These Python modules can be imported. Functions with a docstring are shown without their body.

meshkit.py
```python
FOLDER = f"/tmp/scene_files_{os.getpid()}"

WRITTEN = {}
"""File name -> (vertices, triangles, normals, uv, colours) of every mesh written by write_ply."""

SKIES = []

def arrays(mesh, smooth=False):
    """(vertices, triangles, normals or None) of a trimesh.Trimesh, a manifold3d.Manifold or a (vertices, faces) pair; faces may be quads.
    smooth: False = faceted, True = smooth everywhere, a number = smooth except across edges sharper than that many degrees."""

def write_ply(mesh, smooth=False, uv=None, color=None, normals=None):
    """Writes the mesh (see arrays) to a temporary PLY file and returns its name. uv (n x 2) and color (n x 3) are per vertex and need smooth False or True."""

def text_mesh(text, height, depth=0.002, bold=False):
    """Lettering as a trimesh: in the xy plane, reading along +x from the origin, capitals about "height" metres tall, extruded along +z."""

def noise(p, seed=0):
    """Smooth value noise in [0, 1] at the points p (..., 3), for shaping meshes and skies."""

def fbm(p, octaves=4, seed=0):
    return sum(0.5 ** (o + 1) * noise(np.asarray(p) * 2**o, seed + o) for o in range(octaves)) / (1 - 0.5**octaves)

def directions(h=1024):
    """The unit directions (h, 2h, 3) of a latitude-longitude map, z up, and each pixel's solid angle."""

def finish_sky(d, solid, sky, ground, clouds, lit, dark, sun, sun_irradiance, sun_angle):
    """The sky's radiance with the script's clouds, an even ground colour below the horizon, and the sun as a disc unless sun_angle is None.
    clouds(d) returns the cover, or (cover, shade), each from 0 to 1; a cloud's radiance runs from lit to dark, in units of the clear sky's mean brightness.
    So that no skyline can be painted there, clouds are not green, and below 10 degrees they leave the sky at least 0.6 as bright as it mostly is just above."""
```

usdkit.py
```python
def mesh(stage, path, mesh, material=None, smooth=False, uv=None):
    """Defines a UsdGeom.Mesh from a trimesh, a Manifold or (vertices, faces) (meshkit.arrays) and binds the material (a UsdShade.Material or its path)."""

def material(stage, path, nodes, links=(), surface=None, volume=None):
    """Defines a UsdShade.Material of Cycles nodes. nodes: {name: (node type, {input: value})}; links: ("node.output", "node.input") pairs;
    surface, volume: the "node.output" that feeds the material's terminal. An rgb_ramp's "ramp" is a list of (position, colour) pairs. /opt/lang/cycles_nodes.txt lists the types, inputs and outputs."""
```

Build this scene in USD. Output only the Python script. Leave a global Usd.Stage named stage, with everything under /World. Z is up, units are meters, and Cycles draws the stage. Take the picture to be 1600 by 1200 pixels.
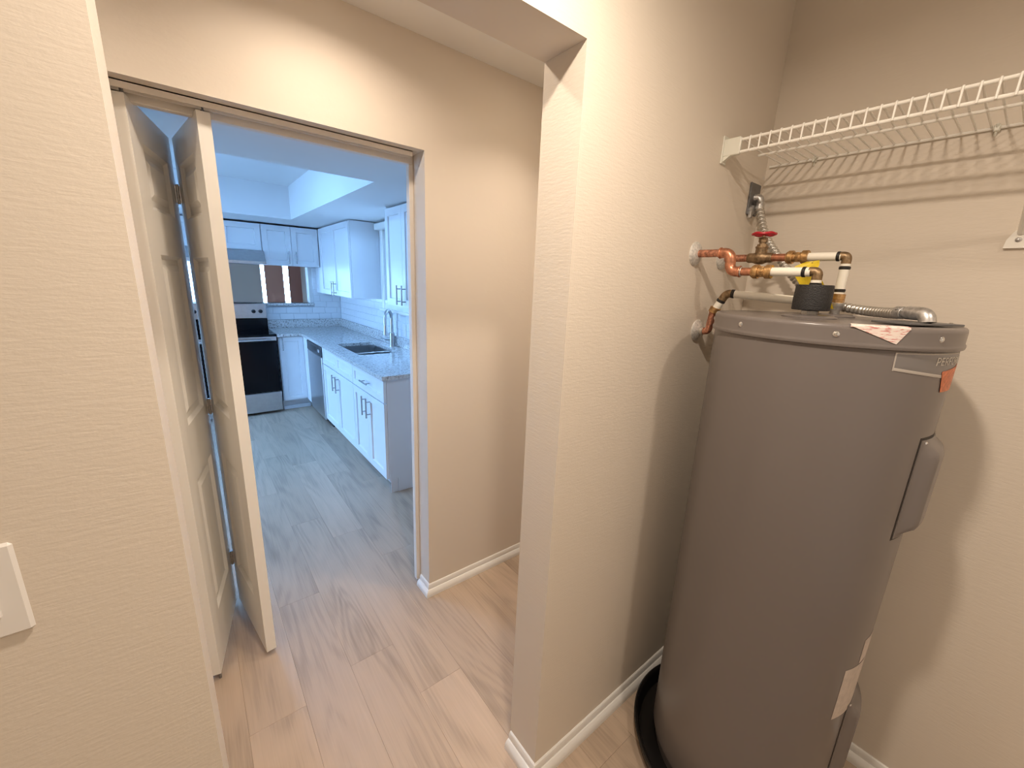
import math, random
import numpy as np, trimesh, manifold3d as m3
from shapely.geometry import Polygon, box as sbox
from pxr import Gf, Sdf, Usd, UsdGeom, UsdLux, UsdShade
import usdkit, meshkit
random.seed(7); rng = np.random.default_rng(7)
stage = Usd.Stage.CreateInMemory()
UsdGeom.SetStageUpAxis(stage, UsdGeom.Tokens.z); UsdGeom.SetStageMetersPerUnit(stage, 1.0)
world = UsdGeom.Xform.Define(stage, '/World'); stage.SetDefaultPrim(world.GetPrim())

# ---------------------------------------------------------------- camera
CAM = np.array([0.0, -0.6935, 1.5873]); PITCH, YAW, ROLL, FPX = -0.2453, 0.6747, 0.0414, 633.08
cy, sy, cp, sp, cr, sr = math.cos(YAW), math.sin(YAW), math.cos(PITCH), math.sin(PITCH), math.cos(ROLL), math.sin(ROLL)
fwd = np.array([sy*cp, cy*cp, sp]); r0 = np.array([cy, -sy, 0.0]); u0 = np.cross(r0, fwd)
right, up = cr*r0 + sr*u0, -sr*r0 + cr*u0
cam = UsdGeom.Camera.Define(stage, '/World/camera')
M = Gf.Matrix4d(*[float(v) for v in (*right, 0, *up, 0, *(-fwd), 0, *CAM, 1)])
cam.AddTransformOp().Set(M)
cam.CreateHorizontalApertureAttr(36.0); cam.CreateVerticalApertureAttr(27.0); cam.CreateFocalLengthAttr(36.0*FPX/1600)
cam.CreateClippingRangeAttr(Gf.Vec2f(0.02, 100)); cam.CreateExposureAttr(0.0)

# ---------------------------------------------------------------- lights
def rgbv(c): return Gf.Vec3f(*c)
sky = UsdLux.DomeLight.Define(stage, '/World/sky_light'); sky.CreateIntensityAttr(4.3); sky.CreateColorAttr(rgbv((0.28, 0.55, 1.0)))
WARM = (1.0, 0.85, 0.70)
BULB = (0.40, -0.40, 2.385); REAR = (0.72, -1.40, 2.59); HALL = (0.42, 0.54, 2.495); HALL2 = (1.20, 0.50, 2.555); HALL3 = (-0.40, 0.52, 2.515)
def disk_light(path, loc, r, inten, col):
    l = UsdLux.DiskLight.Define(stage, path); l.CreateRadiusAttr(r); l.CreateIntensityAttr(inten); l.CreateColorAttr(rgbv(col)); l.AddTranslateOp().Set(Gf.Vec3d(*loc))
disk_light('/World/utility_light', BULB, 0.048, 710, WARM)
disk_light('/World/rear_light', REAR, 0.06, 330, WARM)
disk_light('/World/hall_light', HALL, 0.055, 255, WARM)
disk_light('/World/hall_light_002', HALL3, 0.055, 180, WARM)
disk_light('/World/hall_light_001', HALL2, 0.05, 400, WARM)
KCOL = (0.22, 0.50, 1.0)
KL = (-0.08, 2.75, 2.43)

# ---------------------------------------------------------------- materials
MAT = {}
LK = '/World/Looks/'
def mat(name, nodes, links=(), surface='p.BSDF'):
    MAT[name] = usdkit.material(stage, LK+name, nodes, links, surface); return MAT[name]
def plain(name, col, rough=0.5, metal=0.0, spec=0.5, coat=0.0, bump=0, bscale=200, var=0.0, vscale=8, **kw):
    n = {'p': ('principled_bsdf', dict(base_color=col, roughness=rough, metallic=metal, specular_ior_level=spec, coat_weight=coat, **kw))}; l = []
    if bump or var:
        n['g'] = ('geometry', {})
    if bump:
        n['bn'] = ('noise_texture', {'scale': bscale, 'detail': 3}); n['b'] = ('bump', {'strength': bump, 'distance': 0.002})
        l += [('g.position', 'bn.vector'), ('bn.fac', 'b.height'), ('b.normal', 'p.normal')]
    if var:
        n['vn'] = ('noise_texture', {'scale': vscale, 'detail': 4})
        n['vr'] = ('rgb_ramp', {'ramp': [(0.3, tuple(c*(1-var) for c in col)), (0.7, tuple(min(1, c*(1+var)) for c in col))]})
        l += [('g.position', 'vn.vector'), ('vn.fac', 'vr.fac'), ('vr.color', 'p.base_color')]
    return mat(name, n, l)
# painted, hand-textured drywall: fine stipple and short horizontal brush ridges
WALLC = (0.74, 0.662, 0.565)
def drywall(name, col, stroke=(26, 26, 90), strength=0.35, dist=0.004):
    mat(name, {'g': ('geometry', {}), 'm': ('mapping', {'scale': stroke}), 'n': ('noise_texture', {'scale': 1.0, 'detail': 4, 'roughness': 0.55, 'distortion': 0.25}),
        'n2': ('noise_texture', {'scale': 160, 'detail': 2}), 'mx': ('math', {'math_type': 'multiply_add', 'value2': 0.25}),
        'b': ('bump', {'strength': strength, 'distance': dist}), 'p': ('principled_bsdf', {'base_color': col, 'roughness': 0.62, 'specular_ior_level': 0.25})},
        [('g.position', 'm.vector'), ('m.vector', 'n.vector'), ('g.position', 'n2.vector'), ('n2.fac', 'mx.value1'), ('n.fac', 'mx.value3'), ('mx.value', 'b.height'), ('b.normal', 'p.normal')])
drywall('wall_paint', WALLC, (34, 34, 170), 0.24, 0.0020)
drywall('hall_paint', WALLC, (30, 30, 60), 0.15, 0.003)
drywall('ceiling_paint', (0.86, 0.84, 0.80), (40, 40, 40), 0.2, 0.003)
drywall('kitchen_ceiling_paint', (0.80, 0.80, 0.80), (40, 40, 40), 0.08, 0.002)
plain('trim_white', (0.84, 0.82, 0.78), 0.35)
plain('door_white', (0.89, 0.86, 0.80), 0.42, bump=0.05, bscale=120)
plain('frame_paint', (0.80, 0.75, 0.68), 0.5, bump=0.06, bscale=60)
plain('cabinet_white', (0.80, 0.81, 0.83), 0.32)
plain('cabinet_panel', (0.74, 0.72, 0.73), 0.4)
plain('tile_white', (0.80, 0.81, 0.83), 0.18)
plain('grout', (0.66, 0.67, 0.69), 0.8)
plain('stainless', (0.58, 0.58, 0.59), 0.3, 1.0, var=0.04, vscale=30)
plain('steel_dark', (0.30, 0.31, 0.33), 0.35, 1.0)
plain('sink_steel', (0.50, 0.50, 0.51), 0.34, 0.95)
plain('chrome', (0.75, 0.76, 0.77), 0.12, 1.0)
plain('pull_metal', (0.42, 0.42, 0.43), 0.3, 1.0)
plain('panel_black', (0.05, 0.05, 0.055), 0.3, 0.6)
plain('black_glass', (0.004, 0.004, 0.005), 0.06, spec=0.18)
plain('black_plastic', (0.010, 0.010, 0.011), 0.35, spec=0.3)
plain('pan_plastic', (0.010, 0.009, 0.009), 0.28)
plain('tank_enamel', (0.172, 0.150, 0.140), 0.28, spec=0.45)
plain('tank_groove', (0.02, 0.016, 0.013), 0.6)
plain('copper', (0.50, 0.235, 0.155), 0.42, 0.85, var=0.5, vscale=110)
plain('copper_bright', (0.56, 0.25, 0.15), 0.36, 0.85, var=0.3, vscale=90)
plain('brass', (0.56, 0.35, 0.16), 0.32, 0.9, var=0.35, vscale=90)
plain('bronze', (0.27, 0.185, 0.105), 0.45, 0.75, var=0.45, vscale=90)
plain('solder', (0.60, 0.57, 0.52), 0.4, 0.8)
plain('pipe_cream', (0.88, 0.84, 0.74), 0.35)
plain('band_black', (0.015, 0.014, 0.014), 0.4)
plain('foam_black', (0.020, 0.019, 0.020), 0.5, bump=1.0, bscale=330)
plain('galvanized', (0.56, 0.55, 0.54), 0.38, 0.85, var=0.25, vscale=110)
plain('conduit_steel', (0.62, 0.60, 0.56), 0.36, 0.9)
plain('plate_steel', (0.20, 0.20, 0.205), 0.45, 0.6)
plain('escutcheon_chrome', (0.70, 0.68, 0.64), 0.42, 0.45, bump=0.6, bscale=300, var=0.25, vscale=160)
plain('valve_red', (0.48, 0.015, 0.03), 0.35)
plain('tag_yellow', (0.75, 0.56, 0.03), 0.5, var=0.15, vscale=60)
plain('shelf_vinyl', (0.90, 0.87, 0.80), 0.35)
plain('bracket_plastic', (0.76, 0.75, 0.66), 0.4)
plain('switch_plastic', (0.82, 0.79, 0.75), 0.35)
plain('paper_label', (0.56, 0.48, 0.42), 0.6, var=0.10, vscale=60)
plain('logo_field', (0.20, 0.185, 0.18), 0.35)
plain('logo_edge', (0.44, 0.40, 0.36), 0.4)
plain('logo_text', (0.55, 0.50, 0.44), 0.4)
plain('orange_sticker', (0.55, 0.16, 0.07), 0.45, var=0.3, vscale=120)
mat('warning_sticker', {'g': ('geometry', {}), 'm': ('mapping', {'scale': (70, 70, 420), 'rotation': (0.25, 0.1, 0.1)}), 'n': ('noise_texture', {'scale': 1.0, 'detail': 3}),
    'r': ('rgb_ramp', {'ramp': [(0.45, (0.84, 0.74, 0.68)), (0.55, (0.82, 0.70, 0.64)), (0.62, (0.62, 0.24, 0.22))]}), 'p': ('principled_bsdf', {'roughness': 0.4})},
    [('g.position', 'm.vector'), ('m.vector', 'n.vector'), ('n.fac', 'r.fac'), ('r.color', 'p.base_color')])
mat('granite', {'g': ('geometry', {}), 'n': ('noise_texture', {'scale': 55, 'detail': 5, 'roughness': 0.7}), 'v': ('voronoi_texture', {'scale': 90}),
    'r': ('rgb_ramp', {'ramp': [(0.33, (0.14, 0.125, 0.12)), (0.42, (0.36, 0.34, 0.32)), (0.50, (0.62, 0.60, 0.58)), (0.68, (0.72, 0.71, 0.70))]}),
    'mx': ('math', {'math_type': 'multiply_add', 'value2': 0.16, 'value3': 0.0}), 'a': ('math', {'math_type': 'add'}), 's': ('math', {'math_type': 'subtract', 'value2': 0.06}),
    'p': ('principled_bsdf', {'roughness': 0.14})},
    [('g.position', 'n.vector'), ('g.position', 'v.vector'), ('v.distance', 'mx.value1'), ('mx.value', 'a.value1'), ('n.fac', 'a.value2'), ('a.value', 's.value1'), ('s.value', 'r.fac'), ('r.color', 'p.base_color')])
plain('dining_wall', (0.45, 0.30, 0.24), 0.6)
plain('blind_grey', (0.55, 0.42, 0.34), 0.7)
plain('blind_brown', (0.60, 0.27, 0.18), 0.7)
plain('blind_dark', (0.42, 0.17, 0.115), 0.7)
plain('concrete', (0.55, 0.55, 0.53), 0.8, var=0.1)
mat('pane_glass', {'f': ('fresnel', {'IOR': 1.45}), 't': ('transparent_bsdf', {}), 'gl': ('glossy_bsdf', {'roughness': 0.0}), 'x': ('mix_closure', {})},
    [('f.fac', 'x.fac'), ('t.BSDF', 'x.closure1'), ('gl.BSDF', 'x.closure2')], 'x.closure')
mat('lamp_diffuser', {'p': ('principled_bsdf', {'base_color': (0.8, 0.8, 0.8), 'roughness': 0.5, 'emission_color': KCOL, 'emission_strength': 44.0})})
# vinyl oak planks: cathedral grain from contour lines of stretched noise, tone per plank
def plank_mat(name, off, tone):
    base = np.array([0.50, 0.385, 0.29])*tone
    dk, lt = tuple(base*0.70), tuple(np.minimum(base*1.13, 1))
    mat(name, {'g': ('geometry', {}), 'm': ('mapping', {'location': (off*3.7, off*1.9, off), 'scale': (5.2, 0.75, 1)}), 'n': ('noise_texture', {'scale': 1.0, 'detail': 1.5, 'roughness': 0.4, 'distortion': 0.35}),
        'k': ('math', {'math_type': 'multiply', 'value2': 75.0}), 's': ('math', {'math_type': 'sine'}), 'h': ('math', {'math_type': 'multiply_add', 'value2': 0.075, 'value3': 0.5}),
        'm2': ('mapping', {'location': (off, off*2.3, 0), 'scale': (130, 5, 1)}), 'n2': ('noise_texture', {'scale': 1.0, 'detail': 3}),
        'm3': ('mapping', {'location': (off*5, off, 0), 'scale': (7, 1.6, 1)}), 'n3': ('noise_texture', {'scale': 1.0, 'detail': 3}),
        'a': ('math', {'math_type': 'multiply_add', 'value2': 0.45}), 'a2': ('math', {'math_type': 'multiply_add', 'value2': 0.95}), 'sb': ('math', {'math_type': 'subtract', 'value2': 0.70}),
        'r': ('rgb_ramp', {'ramp': [(0.18, dk), (0.5, tuple(base)), (0.85, lt)]}),
        'b': ('bump', {'strength': 0.12, 'distance': 0.001}), 'p': ('principled_bsdf', {'roughness': 0.46, 'specular_ior_level': 0.4})},
        [('g.position', 'm.vector'), ('m.vector', 'n.vector'), ('n.fac', 'k.value1'), ('k.value', 's.value1'), ('s.value', 'h.value1'),
         ('g.position', 'm2.vector'), ('m2.vector', 'n2.vector'), ('g.position', 'm3.vector'), ('m3.vector', 'n3.vector'),
         ('n2.fac', 'a.value1'), ('h.value', 'a.value3'), ('n3.fac', 'a2.value1'), ('a.value', 'a2.value3'), ('a2.value', 'sb.value1'), ('sb.value', 'r.fac'),
         ('r.color', 'p.base_color'), ('n2.fac', 'b.height'), ('b.normal', 'p.normal')])
for i in range(8):
    plank_mat(f'plank_{i}', 1.3 + 2.17*i, [1.0, 0.94, 1.07, 0.97, 1.03, 0.90, 1.05, 0.99][i])
plain('floor_base', (0.34, 0.26, 0.20), 0.8)

# ---------------------------------------------------------------- helpers
used = {}
def numbered(parent, name):
    k = (parent, name); n = used.get(k, 0); used[k] = n+1
    return f'{parent}/{name}' + (f'_{n:03d}' if n else '')
LOC = {}
def tag(prim, label=None, cat=None, group=None, kind=None):
    for k, v in (('label', label), ('category', cat), ('group', group), ('kind', kind)):
        if v: prim.SetCustomDataByKey(k, v)
    return prim
def thing(name, label=None, cat=None, loc=(0, 0, 0), group=None, kind=None):
    x = UsdGeom.Xform.Define(stage, numbered('/World', name)); x.AddTranslateOp().Set(Gf.Vec3d(*map(float, loc)))
    LOC[str(x.GetPath())] = np.array(loc, float)
    return tag(x.GetPrim(), label, cat, group, kind)
def obj(name, mesh, m, parent=None, smooth=35, label=None, cat=None, group=None, kind=None):
    base = str(parent.GetPath()) if parent is not None else '/World'
    v, f, _ = meshkit.arrays(mesh)
    off = LOC.get(base, np.zeros(3))
    path = numbered(base, name)
    p = usdkit.mesh(stage, path, (v - off, f), MAT[m], smooth=smooth).GetPrim()
    LOC[path] = off
    return tag(p, label, cat, group, kind)
def cat_(ms): return trimesh.util.concatenate([tm(m) for m in ms])
def tm(m):
    if isinstance(m, trimesh.Trimesh): return m
    if hasattr(m, 'to_mesh'):
        k = m.to_mesh(); return trimesh.Trimesh(k.vert_properties[:, :3], k.tri_verts, process=False)
    return trimesh.Trimesh(m[0], m[1], process=False)
def bx(x0, x1, y0, y1, z0, z1, bev=0.0):
    x0, x1 = min(x0, x1), max(x0, x1); y0, y1 = min(y0, y1), max(y0, y1); z0, z1 = min(z0, z1), max(z0, z1)
    if not bev:
        b = trimesh.creation.box([x1-x0, y1-y0, z1-z0]); b.apply_translation([(x0+x1)/2, (y0+y1)/2, (z0+z1)/2]); return b
    b = min(bev, (x1-x0)/2.01, (y1-y0)/2.01, (z1-z0)/2.01); P = []
    for X, sx in ((x0, 1), (x1, -1)):
        for Y, sy_ in ((y0, 1), (y1, -1)):
            for Z, sz in ((z0, 1), (z1, -1)):
                P += [(X, Y+sy_*b, Z+sz*b), (X+sx*b, Y, Z+sz*b), (X+sx*b, Y+sy_*b, Z)]
    return tm(m3.Manifold.hull_points(np.array(P)))
def mbox(x0, x1, y0, y1, z0, z1): return m3.Manifold.cube([x1-x0, y1-y0, z1-z0]).translate([x0, y0, z0])
def lathe(prof, loc=(0, 0, 0), axis='z', n=48, close=True):
    """profile (r, h) from bottom to top."""
    pr = np.array(prof, float); a = np.arange(n)/n*2*np.pi
    V = np.stack([np.outer(pr[:, 0], np.cos(a)), np.outer(pr[:, 0], np.sin(a)), np.repeat(pr[:, 1:2], n, 1)], -1)
    k = len(pr); F = []
    for i in range(k-1):
        for j in range(n):
            j2 = (j+1) % n; F += [(i*n+j, i*n+j2, (i+1)*n+j2), (i*n+j, (i+1)*n+j2, (i+1)*n+j)]
    V = V.reshape(-1, 3); nv = len(V); V = np.vstack([V, [[0, 0, pr[0, 1]], [0, 0, pr[-1, 1]]]])
    if close:
        for j in range(n):
            j2 = (j+1) % n; F += [(nv, j2, j), (nv+1, (k-1)*n+j, (k-1)*n+j2)]
    V = orient(V, axis) + np.array(loc)
    return trimesh.Trimesh(V, F, process=False)
def orient(V, axis):
    if isinstance(axis, str):
        axis = {'x': (1, 0, 0), 'y': (0, 1, 0), 'z': (0, 0, 1), '-x': (-1, 0, 0), '-y': (0, -1, 0), '-z': (0, 0, -1)}[axis]
    w = np.array(axis, float); w /= np.linalg.norm(w)
    if abs(w[2]) > 0.999999: u = np.array([1.0, 0, 0])*(1 if w[2] > 0 else 1)
    else: u = np.cross([0, 0, 1.0], w); u /= np.linalg.norm(u)
    v = np.cross(w, u)
    return V @ np.stack([u, v, w])
def rod(a, b, r, n=16, bev=0.0, r2=None):
    a, b = np.array(a, float), np.array(b, float); L = np.linalg.norm(b-a); r2 = r if r2 is None else r2
    pr = [(r, 0), (r2, L)] if not bev else [(r-bev, 0), (r, bev), (r2, L-bev), (r2-bev, L)]
    return lathe(pr, a, b-a, n)
def spline(P, n=12):
    P = np.array(P, float); Q = np.vstack([2*P[0]-P[1], P, 2*P[-1]-P[-2]]); out = []
    for i in range(len(P)-1):
        p0, p1, p2, p3 = Q[i:i+4]
        for t in np.linspace(0, 1, n, endpoint=False):
            out.append(0.5*((2*p1)+(-p0+p2)*t+(2*p0-5*p1+4*p2-p3)*t*t+(-p0+3*p1-3*p2+p3)*t**3))
    out.append(P[-1]); return np.array(out)
def tube(path, r, n=12):
    P = np.array(path, float); r = np.broadcast_to(np.asarray(r, float), (len(P),))
    T = np.gradient(P, axis=0); T /= np.linalg.norm(T, axis=1, keepdims=True)
    u = np.cross(T[0], [0, 0, 1.0]) if abs(T[0][2]) < 0.9 else np.cross(T[0], [1.0, 0, 0]); u /= np.linalg.norm(u)
    a = np.arange(n)/n*2*np.pi; V = []
    for i in range(len(P)):
        u = u - T[i]*(u@T[i]); u /= np.linalg.norm(u); w = np.cross(T[i], u)
        V.append(P[i] + r[i]*(np.outer(np.cos(a), u)+np.outer(np.sin(a), w)))
    V = np.vstack(V + [P[:1], P[-1:]]); F = []; k = len(P)
    for i in range(k-1):
        for j in range(n):
            j2 = (j+1) % n; F += [(i*n+j, i*n+j2, (i+1)*n+j2), (i*n+j, (i+1)*n+j2, (i+1)*n+j)]
    for j in range(n):
        j2 = (j+1) % n; F += [(k*n, j2, j), (k*n+1, (k-1)*n+j, (k-1)*n+j2)]
    return trimesh.Trimesh(V, F, process=False)
def arc_path(a, corner, b, r, n=8):
    """from a to b by way of a corner rounded to radius r."""
    a, c, b = (np.array(q, float) for q in (a, corner, b)); u = (a-c)/np.linalg.norm(a-c); v = (b-c)/np.linalg.norm(b-c)
    s, e = c+u*r, c+v*r; out = [a]
    for t in np.linspace(0, 1, n+1): out.append((1-t)**2*s+2*t*(1-t)*c+t*t*e)
    out.append(b); return np.array(out)
def corrugated(path, r, pitch, depth, n=14):
    P = np.array(path); d = np.r_[0, np.cumsum(np.linalg.norm(np.diff(P, axis=0), axis=1))]
    s = np.arange(0, d[-1], pitch/7); Q = np.stack([np.interp(s, d, P[:, k]) for k in range(3)], 1)
    return tube(Q, r + depth*(np.abs(np.sin(np.pi*s/pitch))-0.5), n)
def prism(poly, z0, z1):
    m = trimesh.creation.extrude_polygon(poly, z1-z0, engine='earcut'); m.apply_translation([0, 0, z0]); return m
def swept_profile(prof, path2d):
    """moulding: profile (offset out, z) swept along a 2-D plan polyline with mitred corners; 'out' is to the left of travel."""
    P = np.array(path2d, float); pr = np.array(prof, float); n = len(P); rings = []
    for i in range(n):
        d1 = P[i]-P[i-1] if i else P[1]-P[0]; d2 = P[i+1]-P[i] if i < n-1 else P[-1]-P[-2]
        d1 /= np.linalg.norm(d1); d2 /= np.linalg.norm(d2); n1, n2 = np.array([-d1[1], d1[0]]), np.array([-d2[1], d2[0]])
        m = (n1+n2); m /= (m@n1)
        rings.append(np.column_stack([P[i][0]+pr[:, 0]*m[0], P[i][1]+pr[:, 0]*m[1], pr[:, 1]]))
    k = len(pr); V = np.vstack(rings); F = []
    for i in range(n-1):
        for j in range(k):
            j2 = (j+1) % k; F += [(i*k+j, (i+1)*k+j, (i+1)*k+j2), (i*k+j, (i+1)*k+j2, i*k+j2)]
    tri = trimesh.creation.triangulate_polygon(Polygon(pr), engine='earcut')[1]
    F += [tuple(t) for t in tri] + [tuple(np.array(t[::-1])+(n-1)*k) for t in tri]
    m = trimesh.Trimesh(V, F, process=False); m.fix_normals(); return m

# ================================================================ SETTING
ZU = 2.56                             # ceiling of the utility room
ZC, ZT = 2.465, 2.45                  # ceilings of the utility room and hall; of the kitchen tray
XB = 1.664                            # right-hand wall line
XL, XR, TW, H1 = -0.047, 0.716, 0.130, 2.083      # opening in the front wall
YK, TK, XKL, XKR, HK = 0.935, 0.130, -0.115, 0.810, 2.081   # hall / kitchen wall and its door opening
YKB = 5.16
# ---- floor: base slab and single planks
fl = thing('floor', 'light oak vinyl plank floor running from the hall into the kitchen', 'floor', kind='structure')
obj('floor_slab', bx(-2.4, XB+0.14, -2.0, 7.8, -0.12, -0.004), 'floor_base', fl)
PW, PL = 0.18367, 1.22
ends = {0: 1.976, 1: 0.480, 2: 1.366, 3: 2.325}
def plank(x0, x1, y0, y1, m):
    g = 0.0002; t = 0.0004
    P = np.array([(x0+g, y0+g, -0.004), (x1-g, y0+g, -0.004), (x1-g, y1-g, -0.004), (x0+g, y1-g, -0.004),
                  (x0+g, y0+g, -t), (x1-g, y0+g, -t), (x1-g, y1-g, -t), (x0+g, y1-g, -t),
                  (x0+g+t, y0+g+t, 0), (x1-g-t, y0+g+t, 0), (x1-g-t, y1-g-t, 0), (x0+g+t, y1-g-t, 0)])
    F = [(8, 9, 10, 11)]
    for a, b in ((0, 4), (4, 8)):
        for j in range(4): F.append((a+j, a+(j+1) % 4, b+(j+1) % 4, b+j))
    obj('plank', (P, np.array(F)), m, fl, smooth=False)
prev = -1; y_lo, y_hi = -1.9, 5.14
for k in range(-5, 8):
    x0, x1 = 0.3565+PW*k, min(0.3565+PW*(k+1), XB+0.0005)
    if x1-x0 < 0.02: continue
    e = ends.get(k, 0.37*k % PL + 0.21*(k % 3)); y = e - PL*math.ceil((e-y_lo)/PL)
    while y < y_hi:
        i = int(rng.integers(8))
        while i == prev: i = int(rng.integers(8))
        prev = i
        plank(x0, x1, max(y, y_lo), min(y+PL, y_hi), f'plank_{i}'); y += PL
obj('far_planks', cat_([bx(-2.4, 0.3565-5*PW-0.001, -2.0, 7.6, -0.004, 0), bx(0.3565-5*PW, XB, 5.141, 7.6, -0.004, 0)]), 'plank_3', fl)
# ---- utility room, hall
Z0 = -0.004
def wall(name, parts, m, label):
    return obj(name, parts, m, label=label, cat='wall', kind='structure', smooth=False)
front = m3.Manifold.extrude(m3.CrossSection([[(-1.3, Z0), (-1.3, ZU), (XB, ZU), (XB, Z0), (XR, Z0), (XR, H1), (XL, H1), (XL, Z0)]], m3.FillRule.EvenOdd), TW).rotate([90, 0, 0]).translate([0, TW, 0])
wall('wall_front', front, 'wall_paint', 'beige textured partition wall with a wide cased opening into the hall')
hall = m3.Manifold.extrude(m3.CrossSection([[(-2.2, Z0), (-2.2, ZC), (XB, ZC), (XB, Z0), (XKR, Z0), (XKR, HK), (XKL, HK), (XKL, Z0)]], m3.FillRule.EvenOdd), TK).rotate([90, 0, 0]).translate([0, YK+TK, 0])
wall('wall_hall', hall, 'hall_paint', 'beige hall wall with the doorway to the kitchen')
WY0, WY1, WZ0, WZ1 = 2.74, 3.54, 1.29, 2.05      # kitchen window
rw = mbox(XB, XB+0.14, -2.0, 7.7, Z0, 2.72) - mbox(XB-0.1, XB+0.3, WY0, WY1, WZ0, WZ1)
wall('wall_right', rw, 'wall_paint', 'beige right-hand wall behind the grey water heater and wire shelf')
wall('wall_left', bx(-1.42, -1.3, -2.0, YK, Z0, ZU), 'ceiling_paint', 'beige wall at the left end of the utility room and hall')
wall('wall_back', bx(-1.42, XB, -2.0, -1.9, Z0, ZU), 'ceiling_paint', 'beige wall behind the camera')
def can_hole(L, r): return m3.Manifold.cylinder(0.5, r, r, 64).translate([L[0], L[1], 2.2])
cl = thing('ceiling', 'off-white ceilings of the utility room and the hall', 'ceiling', kind='structure')
obj('hall_ceiling', mbox(-2.3, XB, TW, YK+TK, ZC, ZC+0.16) - can_hole(HALL, 0.082) - can_hole(HALL2, 0.082) - can_hole(HALL3, 0.082), 'ceiling_paint', cl, smooth=False)
obj('utility_ceiling', mbox(-1.42, XB, -2.0, TW, ZU, ZU+0.16) - can_hole(REAR, 0.082), 'ceiling_paint', cl, smooth=False)
# ---- kitchen shell
TX0, TX1, TY0, TY1 = -0.95, 0.951, 1.875, 4.30
wall('wall_kitchen_left', mbox(-2.3, -2.2, YK, 7.7, Z0, 2.6) - mbox(-2.4, -2.1, 2.5, 4.9, 0.10, 2.05), 'kitchen_ceiling_paint', 'white wall at the far left of the kitchen')
PX0, PX1, PZ0, PZ1 = 0.02, 1.268, 1.222, 1.72    # pass-through
kb = mbox(-2.2, XB, YKB, YKB+0.12, Z0, 2.45) - mbox(PX0, PX1, YKB-0.1, YKB+0.3, PZ0, PZ1)
wall('wall_kitchen_back', kb, 'kitchen_ceiling_paint', 'white kitchen back wall with a pass-through above the stove')
sof = mbox(-2.2, XB, YK+TK, YKB, 2.13, ZT) - mbox(TX0, TX1, TY0, TY1, 2.0, 2.6)
ck = thing('ceiling_kitchen', 'white kitchen ceiling with a raised tray inside a dropped soffit', 'ceiling', kind='structure')
obj('soffit', sof, 'kitchen_ceiling_paint', ck, smooth=False)
obj('tray_top', bx(-2.2, XB, YK+TK, 7.7, ZT, 2.57), 'kitchen_ceiling_paint', ck, smooth=False)
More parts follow.
